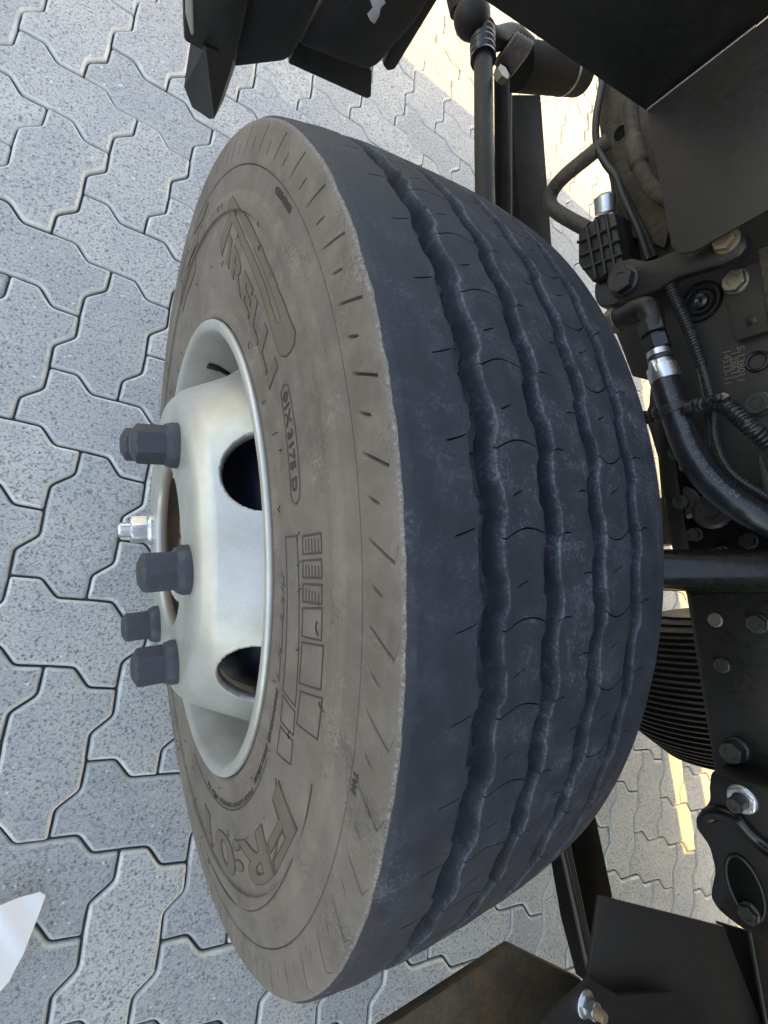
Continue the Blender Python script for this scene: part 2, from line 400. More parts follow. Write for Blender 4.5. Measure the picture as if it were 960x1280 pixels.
# ---- tyre
M_EDGE_SHADE = painted('edge_shade_rubber', (.050, .038, .030), .7, .5, (.09, .07, .055), scale=4, orange=.3)  # darker outlines paint in the shading along the moulded edges
def make_tyre():
    PER = 56; K = 24
    ph = [0, .011, .022]; un = list(np.linspace(.022, .489, K // 2 - 1)[1:-1]); 
    half = [-.026, -.011, 0, .011, .026] + list(np.linspace(.026, .474, 10)[1:-1])
    full = half + [v + .5 for v in half]
    full = np.array(sorted(full)); nper = len(full)
    A0 = (np.arange(PER)[:, None] + full[None]).reshape(-1) / PER * TAU
    phase = np.tile(full, PER)
    nt = len(A0)
    zero = np.isclose(phase, 0) * 1.0; mid = np.isclose(phase, .5) * 1.0
    zero2 = zero + .75 * (np.isclose(phase, .011) | np.isclose(phase, -.011)); mid2 = mid + .75 * (np.isclose(phase, .511) | np.isclose(phase, .489))
    def tri(p): p = p % 1; return 1 - 4 * np.abs(p - .5)      # -1..1
    def wob(p): p = p % 1; return np.interp(p, [0, .23, .29, .33, .66, .74, 1.0], [-1, -.70, .70, 1, .65, -.70, -1])
    grooves = [(.0480, .0080, .0130), (.0890, .0064, .0122), (.1282, .0060, .0122), (.1660, .0058, .0122)]
    crown = lambda x: .3992 - .0072 * np.abs((x - .106) / .106) ** 2.6
    cols = []   # (x array, r array, shear)
    def shear(x):
        # angular drift of the sipes along x, as a share of the period
        return 0
    gx = []
    for n_, (c, wl, d) in enumerate(grooves):
        gx.append((c, wl, d))
    X, R, WR = [], [], []
    def add(x, r, sh=0.0): X.append(x + 0 * A0); R.append(r + 0 * A0); SH.append(sh + 0 * A0)
    SH = []
    # outer bead, sidewall, shoulder
    side = []
    for r, x in ((.226, .012), (.231, .004), (.2352, -.0010), (.2372, -.0038), (.2395, -.0046), (.2425, -.0036)): side.append((r, x))
    for r in np.arange(.246, .3275, .0028): side.append((r, -.0018 - .0022 * math.sin((r - .246) / .0815 * math.pi)))
    side += [(.3268, -.0018), (.3276, -.0042), (.330, -.0046), (.334, -.0048), (.3375, -.0048), (.3390, -.0040), (.3430, -.0022)]
    for r in np.arange(.3445, .3595, .0025): side.append((r, -.0024))
    side += [(.3594, -.0024), (.3600, -.0014), (.3606, -.0026)]
    for r in np.arange(.3620, .3875, .0016): side.append((r, -.0028 + .0022 * ((r - .362) / .0255) ** 2))
    side += [(.3886, .0001), (.3900, .0012), (.3912, .0030)]
    for r, x in side:
        xx = x + 0 * A0; rr = r + 0 * A0; s = 0.0
        if .3600 < r < .3885:
            s = -(r - .372) * 14.0 * 1
            u = np.clip((r - .3665) / .003, 0, 1) * np.clip((.3865 - r) / .002, 0, 1)
            v = np.clip((r - .3680) / .0015, 0, 1) * np.clip((.3770 - r) / .0015, 0, 1)
            xx = xx + .0030 * u * zero2 + .0028 * v * mid2
            # wider soft mouth beside each slot
        X.append(xx); R.append(rr); SH.append(s + 0 * A0); WR.append(0.0)
    nside = len(X)
    # tread
    ribs = []; left = .0056 + 0 * A0
    edges = []
    for n_, (c, wl, d) in enumerate(grooves):
        z = wob(phase * 1.0 + .17 * n_ + .1) * .0019
        zl = wob(phase * 1.0 + .17 * n_ + .22) * .0014
        jag = .0004 * np.sin(A0 * 37 + n_) + .0004 * np.sin(A0 * 191 + 2 * n_) * np.sin(A0 * 23)
        edges.append((c - wl + zl + jag, c + wl + z + jag, d, .0007 if n_ else .0008))
    start = left
    ncol = [26, 16, 14, 14, 14]
    sipes = [  # per rib: (zero span, mid span) in rib fraction
        ((.62, .93), None), ((.0, 1.0), (.22, .52)), ((.0, .28), (.72, 1.0)), ((.0, 1.0), (.35, .65)), ((.0, .25), None)]
    RS = 3.2
    for k in range(5):
        end = edges[k][0] if k < 4 else .2060 + 0 * A0
        us = np.linspace(0, 1, ncol[k]); us = np.concatenate([[0, .035], us[1:-1], [.965, 1]])
        for u in us:
            x = start * (1 - u) + end * u
            dip = .0005 if (u in (0, 1) and not (k == 0 and u == 0)) else 0.0
            r = crown(x) - dip
            r = r + .00025 * np.sin(A0 * 23 + x * 160) * np.sin(x * 210 + 1)      # worn, slightly uneven
            z0, m0 = sipes[k]
            if z0 and z0[0] <= u <= z0[1]: r = r - .0034 * zero
            if m0 and m0[0] <= u <= m0[1]: r = r - .0030 * mid
            w0, w1 = np.cos(math.pi * phase) ** 2, np.sin(math.pi * phase) ** 2
            fade = min(1, u / .12, (1 - u) / .12)
            if k == 0: s0, s1 = .14 * u * u, 0.0
            elif k in (1, 3): s0, s1 = (.10 * math.sin(u * math.pi) * (1 if k == 1 else -1) + .05 * (u - .5)) * min(1, u / .05, (1 - u) / .05), .22 * (u - .4) * fade
            else: s0, s1 = -.10 * (u - .5) * fade, .10 * (u - .5) * fade
            s = s0 * w0 + s1 * w1
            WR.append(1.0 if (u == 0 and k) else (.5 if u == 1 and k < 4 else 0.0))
            X.append(x); R.append(r); SH.append(s + 0 * A0)
        if k < 4:
            l, rgt, d, slope = edges[k]
            for f, dd in ((.12, .28), (.55, .80), (.9, .985)):
                x = l + slope * f; X.append(x); R.append(crown(x) - d * dd); SH.append(0 * A0); WR.append(0.0)
            bot = (l + slope, rgt - slope * RS)
            for f in (.0, .25, .5, .75, 1.0):
                x = bot[0] * (1 - f) + bot[1] * f; bp = .0030 * ((phase * 2 % 1) < .55) * (0.2 < f < .8) * (1 if k == 0 else .4)
                X.append(x); R.append(crown(x) - d + bp); SH.append(0 * A0); WR.append(0.0)
            for f, dd, wv in ((.92, .97, 0), (.6, .70, 0), (.3, .34, 0), (.09, .08, .45)):
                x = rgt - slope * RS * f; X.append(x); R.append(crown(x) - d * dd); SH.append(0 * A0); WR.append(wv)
            start = rgt
    # inner shoulder and sidewall
    for r, x in ((.3898, .2074), (.3872, .2092), (.379, .2128), (.369, .2168), (.350, .2240), (.320, .2270), (.290, .2250), (.262, .2180), (.243, .2080), (.232, .2050), (.225, .198)):
        X.append(x + 0 * A0); R.append(r + 0 * A0); SH.append(0 * A0); WR.append(0.0)
    WL = WR
    X = np.array(X); R = np.array(R); SH = np.array(SH)
    A = A0[None] + SH * TAU / PER
    V = np.stack([X, R * np.sin(A), R * np.cos(A)], -1)       # (s, theta, 3)
    # the load flattens the foot a little
    V[..., 2] = np.maximum(V[..., 2], -WZ + .0012)
    V = V.transpose(1, 0, 2)
    o = grid_mesh('tyre', V, True, False, wheel, M_TYRE, True, 38)
    a_ = o.data.attributes.new('wear_highlight', 'FLOAT', 'POINT'); a_.data.foreach_set('value', np.tile(np.array(WL, np.float32), nt))
    return o
tyre = make_tyre()

# ---- raised lettering on the sidewall
def side_x(r):
    if r < .246: return -.0008
    if r < .3275: return -.0018 - .0022 * math.sin((r - .246) / .0815 * math.pi)
    if r < .338: return -.0046
    if r < .343: return -.0032
    return -.0026
def curve_mesh(cu):
    o = bpy.data.objects.new('tmp', cu); COL.objects.link(o)
    dg = bpy.context.evaluated_depsgraph_get(); me = bpy.data.meshes.new_from_object(o.evaluated_get(dg))
    bpy.data.objects.remove(o); return me
def text_mesh(s, size=1.0, outline=0.0, extrude=0.0, bold=0.0, spacing=1.0):
    cu = bpy.data.curves.new('txt', 'FONT'); cu.body = s; cu.size = size; cu.space_character = spacing; cu.offset = bold
    cu.resolution_u = 3; cu.extrude = extrude
    if outline: cu.fill_mode = 'NONE'; cu.bevel_depth = outline; cu.bevel_resolution = 1
    return curve_mesh(cu)
def poly_mesh(loops, outline=0.0, extrude=0.0):
    cu = bpy.data.curves.new('pl', 'CURVE'); cu.dimensions = '2D'
    for L in loops:
        sp = cu.splines.new('POLY'); sp.points.add(len(L) - 1); sp.use_cyclic_u = True
        for q, (x, y) in zip(sp.points, L): q.co = (x, y, 0, 1)
    cu.extrude = extrude
    if outline: cu.fill_mode = 'NONE'; cu.bevel_depth = outline; cu.bevel_resolution = 1
    else: cu.fill_mode = 'BOTH'
    return curve_mesh(cu)
def dens(L, step=.004):
    out = []
    for a, b in zip(L, L[1:] + L[:1]):
        n = max(1, int(math.hypot((a[0] - b[0]) * .005, a[1] - b[1]) / step))
        for k in range(n): out.append((a[0] + (b[0] - a[0]) * k / n, a[1] + (b[1] - a[1]) * k / n))
    return out
def on_side(me, name, fn, lift=.0, mat=None):
    """fn maps local x,y to (angle in degrees, radius); local z becomes height above the sidewall"""
    n = len(me.vertices)
    for v in me.vertices:
        a, r = fn(v.co.x, v.co.y); v.co = Vector(W(side_x(r) - lift - v.co.z, math.radians(a), r))
    bm = bmesh.new(); bm.from_mesh(me); bmesh.ops.recalc_face_normals(bm, faces=bm.faces); bm.to_mesh(me); bm.free()
    return link(name, me, wheel, mat or M_LETTER)
polar = lambda x, y: (x, y)
# polygon loops given as (angle deg, radius) - scaled so that curve bevels stay round: x is kept in "degrees * .005"
def pol_obj(name, loops, outline=.0, extrude=.0, lift=.0):
    L = [[(a * .005, r) for a, r in dens(l)] for l in loops]
    return on_side(poly_mesh(L, outline, extrude), name, lambda x, y: (x / .005, y), lift, M_EDGE_SHADE if outline else None)
P_out = [(61.3, .3039), (57.6, .3214), (55.1, .3386), (48.2, .3255), (40.4, .3172), (33.0, .3125), (26.1, .3118), (20.8, .3138), (18.2, .3158), (17.2, .3120), (17.0, .3060), (17.5, .2985), (18.6, .2925), (19.8, .2905), (22, .2890), (27.4, .2899), (31.2, .2924), (38.3, .2954), (45.7, .3027), (54.7, .3187), (55.7, .3103), (58.7, .2916)]
P_in = [(53.4, .3268), (45.1, .3140), (38.3, .3075), (31.9, .3046), (26.7, .3042), (23.6, .3041), (22.6, .3010), (23.6, .2975), (27.4, .2975), (31.2, .2995), (38.3, .3030), (45.7, .3095), (52.6, .3215)]
pol_obj('lettering', [P_out, P_in], extrude=.0006)
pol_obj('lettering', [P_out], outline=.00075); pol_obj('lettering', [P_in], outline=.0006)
def fit_text(s, a0, a1, r0, r1, h, slant=0.0, **k):
    """text from angle a0 to a1 (degrees, decreasing), base radius r0 -> r1, letter height h"""
    me = text_mesh(s, **k); xs = [v.co.x for v in me.vertices]; ys = [v.co.y for v in me.vertices]
    x0, x1, y0, y1 = min(xs), max(xs), min(ys), max(ys)
    def fn(x, y):
        v = (y - y0) / (y1 - y0); u = (x - x0) / (x1 - x0) + slant * (v - .5)
        return a0 + (a1 - a0) * u, (r0(a0 + (a1 - a0) * u) if callable(r0) else r0 + (r1 - r0) * u) + h * v
    zs = [v.co.z for v in me.vertices]; zm = max(abs(z) for z in zs) or 1
    for v in me.vertices: v.co.z = v.co.z / zm * .0008
    return on_side(me, 'lettering', fn, mat=M_EDGE_SHADE if k.get('outline') else None)
PB = lambda a: float(np.interp(a, [17, 21.2, 30.4, 38.6, 46.3, 54.1, 61.2], [.2615, .2605, .2600, .2635, .2710, .2835, .3040]))
fit_text('IRELLI', 54.5, 18.4, PB, 0, .0225, extrude=.02, bold=.02, spacing=1.1)
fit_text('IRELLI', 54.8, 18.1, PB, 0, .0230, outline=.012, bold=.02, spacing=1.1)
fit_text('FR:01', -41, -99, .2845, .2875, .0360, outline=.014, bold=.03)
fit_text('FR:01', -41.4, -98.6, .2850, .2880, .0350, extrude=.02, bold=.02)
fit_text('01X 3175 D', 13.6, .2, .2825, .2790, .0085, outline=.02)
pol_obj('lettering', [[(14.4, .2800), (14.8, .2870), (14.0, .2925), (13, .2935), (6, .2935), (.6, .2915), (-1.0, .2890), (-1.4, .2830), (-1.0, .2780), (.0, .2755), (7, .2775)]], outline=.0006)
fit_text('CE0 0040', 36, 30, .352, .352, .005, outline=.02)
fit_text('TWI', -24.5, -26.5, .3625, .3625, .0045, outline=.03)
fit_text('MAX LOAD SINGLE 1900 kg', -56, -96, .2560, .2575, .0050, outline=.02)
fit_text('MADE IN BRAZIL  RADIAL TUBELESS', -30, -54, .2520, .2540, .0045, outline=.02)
for a0, a1, l0, l1 in ((-5.5, -7.6, .2905, .3150), (-8.4, -10.4, .2900, .3145), (-11.2, -13.3, .2900, .3145), (-14.1, -17.6, .2900, .3150), (-18.3, -23.6, .2905, .3175), (-24.4, -29.0, .2935, .3200)):
    k0, k1 = {-5.5: (.2, .3), -8.4: (.4, .5), -11.2: (.6, .7), -14.1: (1.1, 1.2), -18.3: (1.5, 2.0), -24.4: (2.1, 1.8)}[a0]
    pol_obj('bar_emblem', [[(a0, l0), (a0 + k0, l1), (a1 + k1, l1), (a1, l0)]], outline=.0006)
    if a0 > -13:
        for q in range(1, 6):
            r_ = l0 + (l1 - l0) * q / 6; pol_obj('bar_emblem', [[(a0 - .4, r_), (a1 + .4, r_), (a1 + .4, r_ + .0006), (a0 - .4, r_ + .0006)]], outline=.0003)
for a0, a1 in ((-10.9, -12.3), (-13.0, -14.6), (-15.2, -17.4), (-18.0, -22.8), (-23.8, -27.6)):
    pol_obj('bar_emblem', [[(a0, .2440), (a0 - .6, .2530), (a1 - .6, .2550), (a1, .2450)]], outline=.0006)
pol_obj('bar_emblem', [[(-5.4, .2590), (-5.4, .2815), (-27.2, .2885), (-28.2, .2650)]], outline=.0006)
pol_obj('bar_emblem', [[(-28.9, .2660), (-28.0, .2890), (-31.2, .2915), (-33.0, .2690)]], outline=.0006)
pol_obj('bar_emblem', [[(-33.8, .2700), (-32.0, .2920), (-35.4, .2950), (-38.5, .2730)]], outline=.0006)
pol_obj('bar_emblem', [[(72.3, .3545), (76.6, .3480), (84, .3540), (79, .3580)]], extrude=.0007, outline=0)
pol_obj('bar_emblem', [[(77.2, .3440), (79.0, .3300), (92, .3330), (90, .3520)]], extrude=.0007, outline=0)
pol_obj('bar_emblem', [[(82.9, .3230), (83.4, .3080), (99, .3060), (97, .3400)]], extrude=.0007, outline=0)
for a0, a1, r0, r1 in ((-33, -110, .3225, .3450), (-44, -112, .2610, .2660)):
    L = [(a0 + (a1 - a0) * t, r0 + (r1 - r0) * min(1, t * 1.4)) for t in np.linspace(0, 1, 40)]
    pol_obj('lettering', [L + [(a, r - .0007) for a, r in reversed(L)]], outline=.0004)
pol_obj('lettering', [[(-42, .281), (-45, .302), (-56, .318), (-56.4, .317), (-45.5, .301), (-42.6, .281)]], outline=.0004)

# moulding hairs
hv, hf = [], []
def hair(a, r, L, da, dr, rad=.00042):
    p0 = np.array(W(side_x(r), a, r)); 
    pts = [p0 + np.array([-.0016 * math.sin(t * 2.6), 0, 0]) + (np.array(W(0, a + da * t, r + dr * t)) - np.array(W(0, a, r))) for t in np.linspace(0, 1, 5)]
    b = len(hv)
    for q in pts:
        for c in range(4): hv.append(tuple(q + rad * np.array([math.cos(c * 1.57), math.sin(c * 1.57) * math.cos(a), math.sin(c * 1.57) * math.sin(a) * -1])))
    for s_ in range(4):
        for c in range(4): hf.append((b + s_ * 4 + c, b + s_ * 4 + (c + 1) % 4, b + s_ * 4 + 4 + (c + 1) % 4, b + s_ * 4 + 4 + c))
for k in range(96):
    a = k / 96 * TAU + random.uniform(-.02, .02); rr_ = random.choice([.241, .2425, .25, .2625, .287, .311, .324, .335, .349])
    if rr_ < .243 and not (-.9 < a - TAU < .5 or a < .5): continue
    L = random.uniform(.004, .011); d = random.uniform(-1, 1)
    hair(a, rr_, L, d * L / rr_ * .8, (1 - abs(d)) * L * (-1 if random.random() < .7 else 1))
hobj = pydata('rubber_hair', hv, hf, wheel, M_RUBBERHOSE); hobj['kind'] = 'stuff'

# ---- rim (lip, gutter, drop well) and dished disc with hand holes
rimprof = [(.0150, .2262), (.0060, .2290), (.0010, .2325), (-.0030, .2356), (-.0056, .2360), (-.0076, .2350), (-.0082, .2330), (-.0080, .2290), (-.0066, .2264), (-.0030, .2246), (.0030, .2232), (.0100, .2205),
           (.030, .2180), (.045, .2165), (.060, .2120), (.072, .2060), (.110, .2040), (.140, .2120), (.185, .2180), (.2000, .2240), (.2060, .2330), (.2090, .2350), (.2110, .2330), (.2070, .2240)]
p_ = np.array(rimprof); a_ = np.linspace(0, TAU, 240, endpoint=False)
V = np.stack([np.repeat(p_[:, :1], 240, 1), p_[:, 1:] * np.sin(a_), p_[:, 1:] * np.cos(a_)], -1)
grid_mesh('rim', V, False, True, wheel, M_RIM, True, 50)
def make_disc():
    # x, r from the bore outwards
    prof = [(-.0270, .0850), (-.0375, .0850), (-.0388, .0862), (-.0392, .0880), (-.0395, .095), (-.0395, .105), (-.0395, .115), (-.0395, .125), (-.0395, .133), (-.0393, .140), (-.0388, .146), (-.0370, .1515), (-.0340, .1560),
            (-.0295, .1600)]
    cone = [(-.0260, .1640)] + [(-.0260 + t * .0720, .1640 + t * .0385) for t in np.linspace(.04, 1, 34)]
    prof = prof + cone + [(.052, .2045), (.066, .2052)]
    p_ = np.array(prof); n = 480; a = np.linspace(0, TAU, n, endpoint=False)
    V = np.stack([np.repeat(p_[:, :1], n, 1), p_[:, 1:] * np.sin(a), p_[:, 1:] * np.cos(a)], -1)   # (s, n, 3)
    s = np.r_[0, np.cumsum(np.linalg.norm(np.diff(p_, axis=0), axis=1))]
    bm = bmesh.new(); vs = [[None] * n for _ in prof]; hole = np.zeros((len(prof), n), bool)
    sc = np.interp(.0125, p_[14:, 0], s[14:]); rad = .0365
    centers = [math.radians(13.5 + 60 * k) for k in range(6)]
    for i in range(len(prof)):
        for j in range(n):
            x, r = p_[i]; aa = a[j]; si = s[i]
            for c in centers:
                da = (aa - c + math.pi) % TAU - math.pi; u, v = da * .178, si - sc
                d = math.hypot(u, v)
                if d < rad and i > 13:
                    if d < rad - .0022: hole[i, j] = True
                    else:
                        u, v = u / d * rad, v / d * rad; aa = c + u / .178; si = sc + v
                        x = np.interp(si, s, p_[:, 0]); r = np.interp(si, s, p_[:, 1])
            vs[i][j] = bm.verts.new((x, r * math.sin(aa), r * math.cos(aa)))
    for i in range(len(prof) - 1):
        for j in range(n):
            q = [(i, j), (i, (j + 1) % n), (i + 1, (j + 1) % n), (i + 1, j)]
            if any(hole[t] for t in q): continue
            bm.faces.new([vs[t[0]][t[1]] for t in q])
    bmesh.ops.delete(bm, geom=[v for v in bm.verts if not v.link_faces], context='VERTS')
    o = bm_obj('disc', bm, wheel, M_RIM, True)
    md = o.modifiers.new('thick', 'SOLIDIFY'); md.thickness = .008; md.offset = 0
    return o
disc = make_disc()
dm = disc.modifiers['thick']
bm = bmesh.new(); bm.from_mesh(disc.data)
avg = sum((f.normal.dot(Vector((-1, 0, 0))) for f in bm.faces if f.calc_center_median().x < -.039), 0.0); bm.free()
dm.offset = -1 if avg > 0 else 1

# ---- nuts
BC = .1222
for k in range(6):
    a = math.radians(44 - 60 * k); loc = W(-.0395, a, BC)
    if k == 4 + 0:      # the bare stud with its bright steel nut
        continue
    hexnut('lug_nut', loc, (-1, 0, 0), .0320, .0355, .0215, .0070, wheel, M_CAP, tip=.0040, rot=.35 + k * .6, scallop=.0022)
a = math.radians(44 - 240); loc = W(-.0395, a, BC)
sn = hexnut('steel_lug_nut', loc, (-1, 0, 0), .0300, .0250, .0205, .0045, wheel, M_ZINC, rot=.2, scallop=.001)
sn['label'] = 'bright bare steel lug nut on its washer'
st = lathe('wheel_stud', [(0, .0095), (.020, .0095), (.0365, .0095), (.0385, .0080), (.0385, 0)], loc, (-1, 0, 0), wheel, M_ZINC, 24)
st['label'] = 'bright threaded end of the wheel stud'
# ---- hub seen through the bore
lathe('hub', [(.060, 0), (.060, .060), (-.014, .060), (-.014, .078), (-.006, .0842), (-.005, .086)], (0, 0, 0), (1, 0, 0), wheel, M_HUBRUST, 64)
lathe('hub_cap', [(-.018, 0), (-.018, .030), (-.012, .040), (-.006, .046), (-.004, .058)], (0, 0, 0), (1, 0, 0), wheel, M_DARKSTEEL, 48)
lathe('brake_drum', [(-.006, .084), (-.004, .086), (.010, .135), (.020, .150), (.036, .160), (.110, .170), (.150, .175), (.150, .0)], (0, 0, 0), (1, 0, 0), wheel, M_DRUM, 64)
for k in range(8):
    a = k / 8 * TAU + .2
    hexnut('hub_bolt', W(-.0045, a, .069), (-1, 0, 0), .013, .008, .0085, .0015, wheel, M_BOLT if k % 2 else M_DARKSTEEL, rot=k)
for k in range(4):
    a = k / 4 * TAU + 2.9
    prism('hub_rib', [W(-.012, a - .05, .050), W(-.012, a + .05, .050), W(-.018, a + .035, .0835), W(-.018, a - .035, .0835)], (.012, 0, 0), wheel, M_DARKSTEEL, .001)
va = math.atan2(at(272, 458, 0, .03)[1], at(272, 458, 0, .03)[2] - WZ)
pv = at(272, 459, 0, .028)
tube('valve_stem', [pv + [.02, -.002, -.012], pv, pv + [-.012, .001, .002]], lambda s: np.where(s > .6, .0052, .0042), wheel, M_RUBBERHOSE, n=20, k=14)
# parts above are modelled about the wheel centre except the valve stem
for o in list(wheel.children):
    if o.name.startswith('valve_stem'): o.location = (0, 0, -WZ)

# ------------------------------------------------------------------ chassis
XR = .55
rail = empty('chassis_rail', (0, 0, 0), truck)
web = plate('web', [(742, 60), (757, 180), (766, 262), (741, 345), (775, 430), (790, 470), (813, 476), (811, 506), (806, 520), (812, 538), (822, 572), (828, 640), (841, 690), (858, 745), (893, 965), (900, 1005), (1400, 1300), (1500, 500), (1100, 100)],
            0, XR, .007, rail, M_GREYPLATE, .0015)
def polyn(name, px, x, th, parent, mat, bevel=.0015): return plate(name, px, 0, x, th, parent, mat, bevel)
def pbolt(name, px, py, x, rad_px, mat, parent, h=.010, washer=True, rot=.3, ax=(-1, 0, 0), tip=None):
    p = at(px, py, 0, x); depth = -((p - CAM) @ ROT)[2]; r = rad_px * depth / FPX
    return hexnut(name, p, ax, r * 1.55, h, r, .0022 if washer else .001, parent, mat, rot=rot, tip=tip)
# dark mounting plate below the cross tube (second skin of the rail)
mp = polyn('side_plate', [(862, 744), (1010, 735), (1040, 1010), (897, 967)], XR - .006, .0055, rail, M_BLACK)
pbolt('bolt', 948, 779, XR - .006, 13, M_DARKSTEEL, rail); pbolt('bolt', 903, 831, XR - .006, 10, M_DARKSTEEL, rail, h=.006)
pbolt('bolt', 921, 937, XR - .006, 15, M_DARKSTEEL, rail, h=.018); pbolt('bolt', 951, 505, XR, 16, M_DARKSTEEL, rail, h=.012)
lathe('hole_rim', [(0, 0), (0, .006), (.0015, .007), (.001, .0085), (0, .009)], at(894, 775, 0, XR - .0062), (-1, 0, 0), rail, M_BOLT, 24)
for q, (r0, r1, m_) in enumerate(((.022, .026, M_BLACK), (.014, .018, M_BLACK), (0, .010, M_RUBBERHOSE))):
    lathe('grommet', [(0, r0), (.004, r0 + .001), (.0055, (r0 + r1) / 2), (.004, r1 - .001), (0, r1)], at(876, 377, 0, XR - .0005 - .001 * q), (-1, 0, 0), rail, m_, 40)
lathe('grommet', [(0, .0085), (.003, .009), (.004, .0105), (.003, .012), (0, .0125)], at(947, 452, 0, XR - .0005), (-1, 0, 0), rail, M_BLACK, 32)
# pressed plate with a bolt and a slot
polyn('small_plate', [(903, 352), (936, 330), (1010, 318), (1015, 395), (921, 426), (916, 421)], XR - .014, .012, rail, M_GREYPLATE, .002)
pbolt('bolt', 921, 353, XR - .0142, 15, M_BOLT, rail, h=.011, rot=.5)
polyn('slot', [(931, 398), (944, 393), (947, 402), (934, 408)], XR - .0150, .0010, rail, M_BLACK, .0003)
polyn('rail_tube', [(945, 310), (990, 300), (1000, 420), (958, 405)], XR - .03, .014, rail, M_BROWNMETAL, .004)
polyn('lower_plate', [(834, 548), (850, 556), (868, 590), (893, 622), (925, 648), (1010, 690), (1010, 743), (860, 743), (842, 690), (827, 600), (823, 560)], XR - .006, .005, rail, M_DARK)
for x_, y_, r_ in ((870, 668, 9), (905, 690, 8), (938, 676, 10), (852, 655, 7)): pbolt('bolt', x_, y_, XR - .0065, r_, M_DARKSTEEL, rail, h=.012)
# stamped part number on the web
def print_text(s, px, x, up, right, h, mat, parent, name='stamped_number'):
    me = text_mesh(s, size=h, extrude=.0003); p = Vector(at(*px, 0, x).tolist()); up = Vector(up).normalized(); right = Vector(right).normalized(); nrm = right.cross(up)
    for v in me.vertices: v.co = p + right * v.co.x + up * v.co.y + nrm * v.co.z
    return link(name, me, parent, mat)
for s, px in (('5-138011', (921, 433)), ('138611', (913, 440)), ('14533-11', (904, 438))):
    print_text(s, px, XR - .0006, (.0, -.15, 1), (0, -1, -.15), .0115, M_BOLT, rail)

# bent bracket arm with its two bolts
arm = empty('bracket_arm', (0, 0, 0), truck)
polyn('arm', [(757, 352), (760, 336), (770, 327), (788, 322), (806, 326), (822, 322), (843, 312), (862, 318), (890, 300), (902, 286), (920, 282), (932, 292), (934, 308), (925, 320), (903, 331), (870, 340), (845, 347), (823, 362), (803, 370), (780, 378), (765, 372)], XR - .055, .016, arm, M_BLACK2, .004)
pbolt('bolt', 781, 352, XR - .056, 18, M_DARKSTEEL, arm, h=.014, rot=.1); b_ = pbolt('bolt', 909, 302, XR - .056, 15, M_RUSTBOLT, arm, h=.012, rot=.6); b_['label'] = 'rusty brown bolt at the upper end of the arm'
lathe('bush', [(0, .0), (0, .030), (.006, .032), (.030, .032), (.036, .028), (.036, 0)], at(785, 362, 0, XR - .002), (-1, 0, 0), arm, M_RUBBERHOSE, 40)

# ribbed block in front of the rail
blk = empty('rubber_stop', (0, 0, 0), truck)
XB = .50
polyn('block', [(722, 292), (735, 280), (748, 268), (768, 264), (780, 335), (740, 353), (722, 330)], XB, .05, blk, M_BLACK2, .004)
for a, b in (((722, 303), (772, 281)), ((725, 320), (776, 299)), ((729, 336), (779, 317))):
    p0, p1 = at(*a, 0, XB - .002), at(*b, 0, XB - .002); tube('rib', [p0, p1], .0024, blk, M_BLACK2, n=6, k=8, curve=False)
for a, b in (((733, 284), (745, 348)), ((745, 272), (757, 343)), ((757, 268), (769, 338))):
    p0, p1 = at(*a, 0, XB - .003), at(*b, 0, XB - .003); tube('rib', [p0, p1], .0024, blk, M_BLACK2, n=6, k=8, curve=False)
lathe('collar', [(0, 0), (0, .014), (.02, .014), (.024, .008), (.024, 0)], at(757, 266, 0, XB + .01), (-.3, .9, .3), blk, M_ZINC, 24)

# air hose with elbow, clamp and tie
hose = empty('air_hose', (0, 0, 0), truck); XH = .470
PH = lambda L, x: [at(a, b, 0, x + dx) for a, b, dx in L]
tube('hose', PH([(829, 470, 0), (837, 497, 0), (846, 522, 0), (857, 553, 0), (873, 583, .0), (893, 607, .005), (920, 630, .01), (955, 650, .02), (1010, 672, .05), (1080, 690, .1)], XH), lambda s: .0152 + 0 * s, hose, M_RUBBERHOSE, n=120, k=28)
tube('elbow', PH([(764, 398, .02), (778, 397, .01), (796, 388, .002), (808, 386, 0), (814, 396, 0), (817, 412, 0)], XH), lambda s: .0125 + .0015 * np.sin(s * 3), hose, M_BLACK, n=50, k=22)
def seg(name, a, b, x, r, mat, hexa=False, prof=None, k=24):
    p0, p1 = at(*a, 0, x), at(*b, 0, x); d = p1 - p0; L = np.linalg.norm(d)
    if hexa:
        return hexnut(name, p0, d, r * 1.75, L, r * .9, .001, hose, mat, rot=.3)
    return lathe(name, prof(L) if prof else [(0, 0), (0, r * .92), (L * .08, r), (L * .92, r), (L, r * .92), (L, 0)], p0, d, hose, mat, k)
seg('fitting_nut', (763, 404), (772, 399), XH + .012, .0165, M_BOLT, True)
seg('fitting_nut', (812, 402), (817, 418), XH, .0155, M_DARKSTEEL, True)
seg('fitting_nut', (818, 421), (823, 438), XH, .0150, M_RUBBERHOSE, True)
seg('fitting_ring', (822, 438), (824, 446), XH, .0125, M_ZINC)
seg('fitting_ring', (824, 447), (826, 452), XH, .0135, M_DARKSTEEL)
cl_ = seg('hose_clamp', (825, 452), (832, 476), XH, .0162, M_ZINC, prof=lambda L: [(0, 0), (0, .0125), (L * .25, .0135), (L * .3, .0165), (L * .9, .0168), (L, .0160), (L, 0)])
seg('clamp_screw', (816, 452), (822, 466), XH - .012, .005, M_ZINC)
for q in range(6):
    aa = q / 6 * TAU; 
seg('tie_band', (841, 508), (845, 518), XH, .0164, M_CONDUIT, prof=lambda L: [(0, 0), (0, .0160), (L * .1, .0168), (L * .9, .0168), (L, .016), (L, 0)])
seg('tie_head', (857, 510), (866, 508), XH - .012, .006, M_CONDUIT)
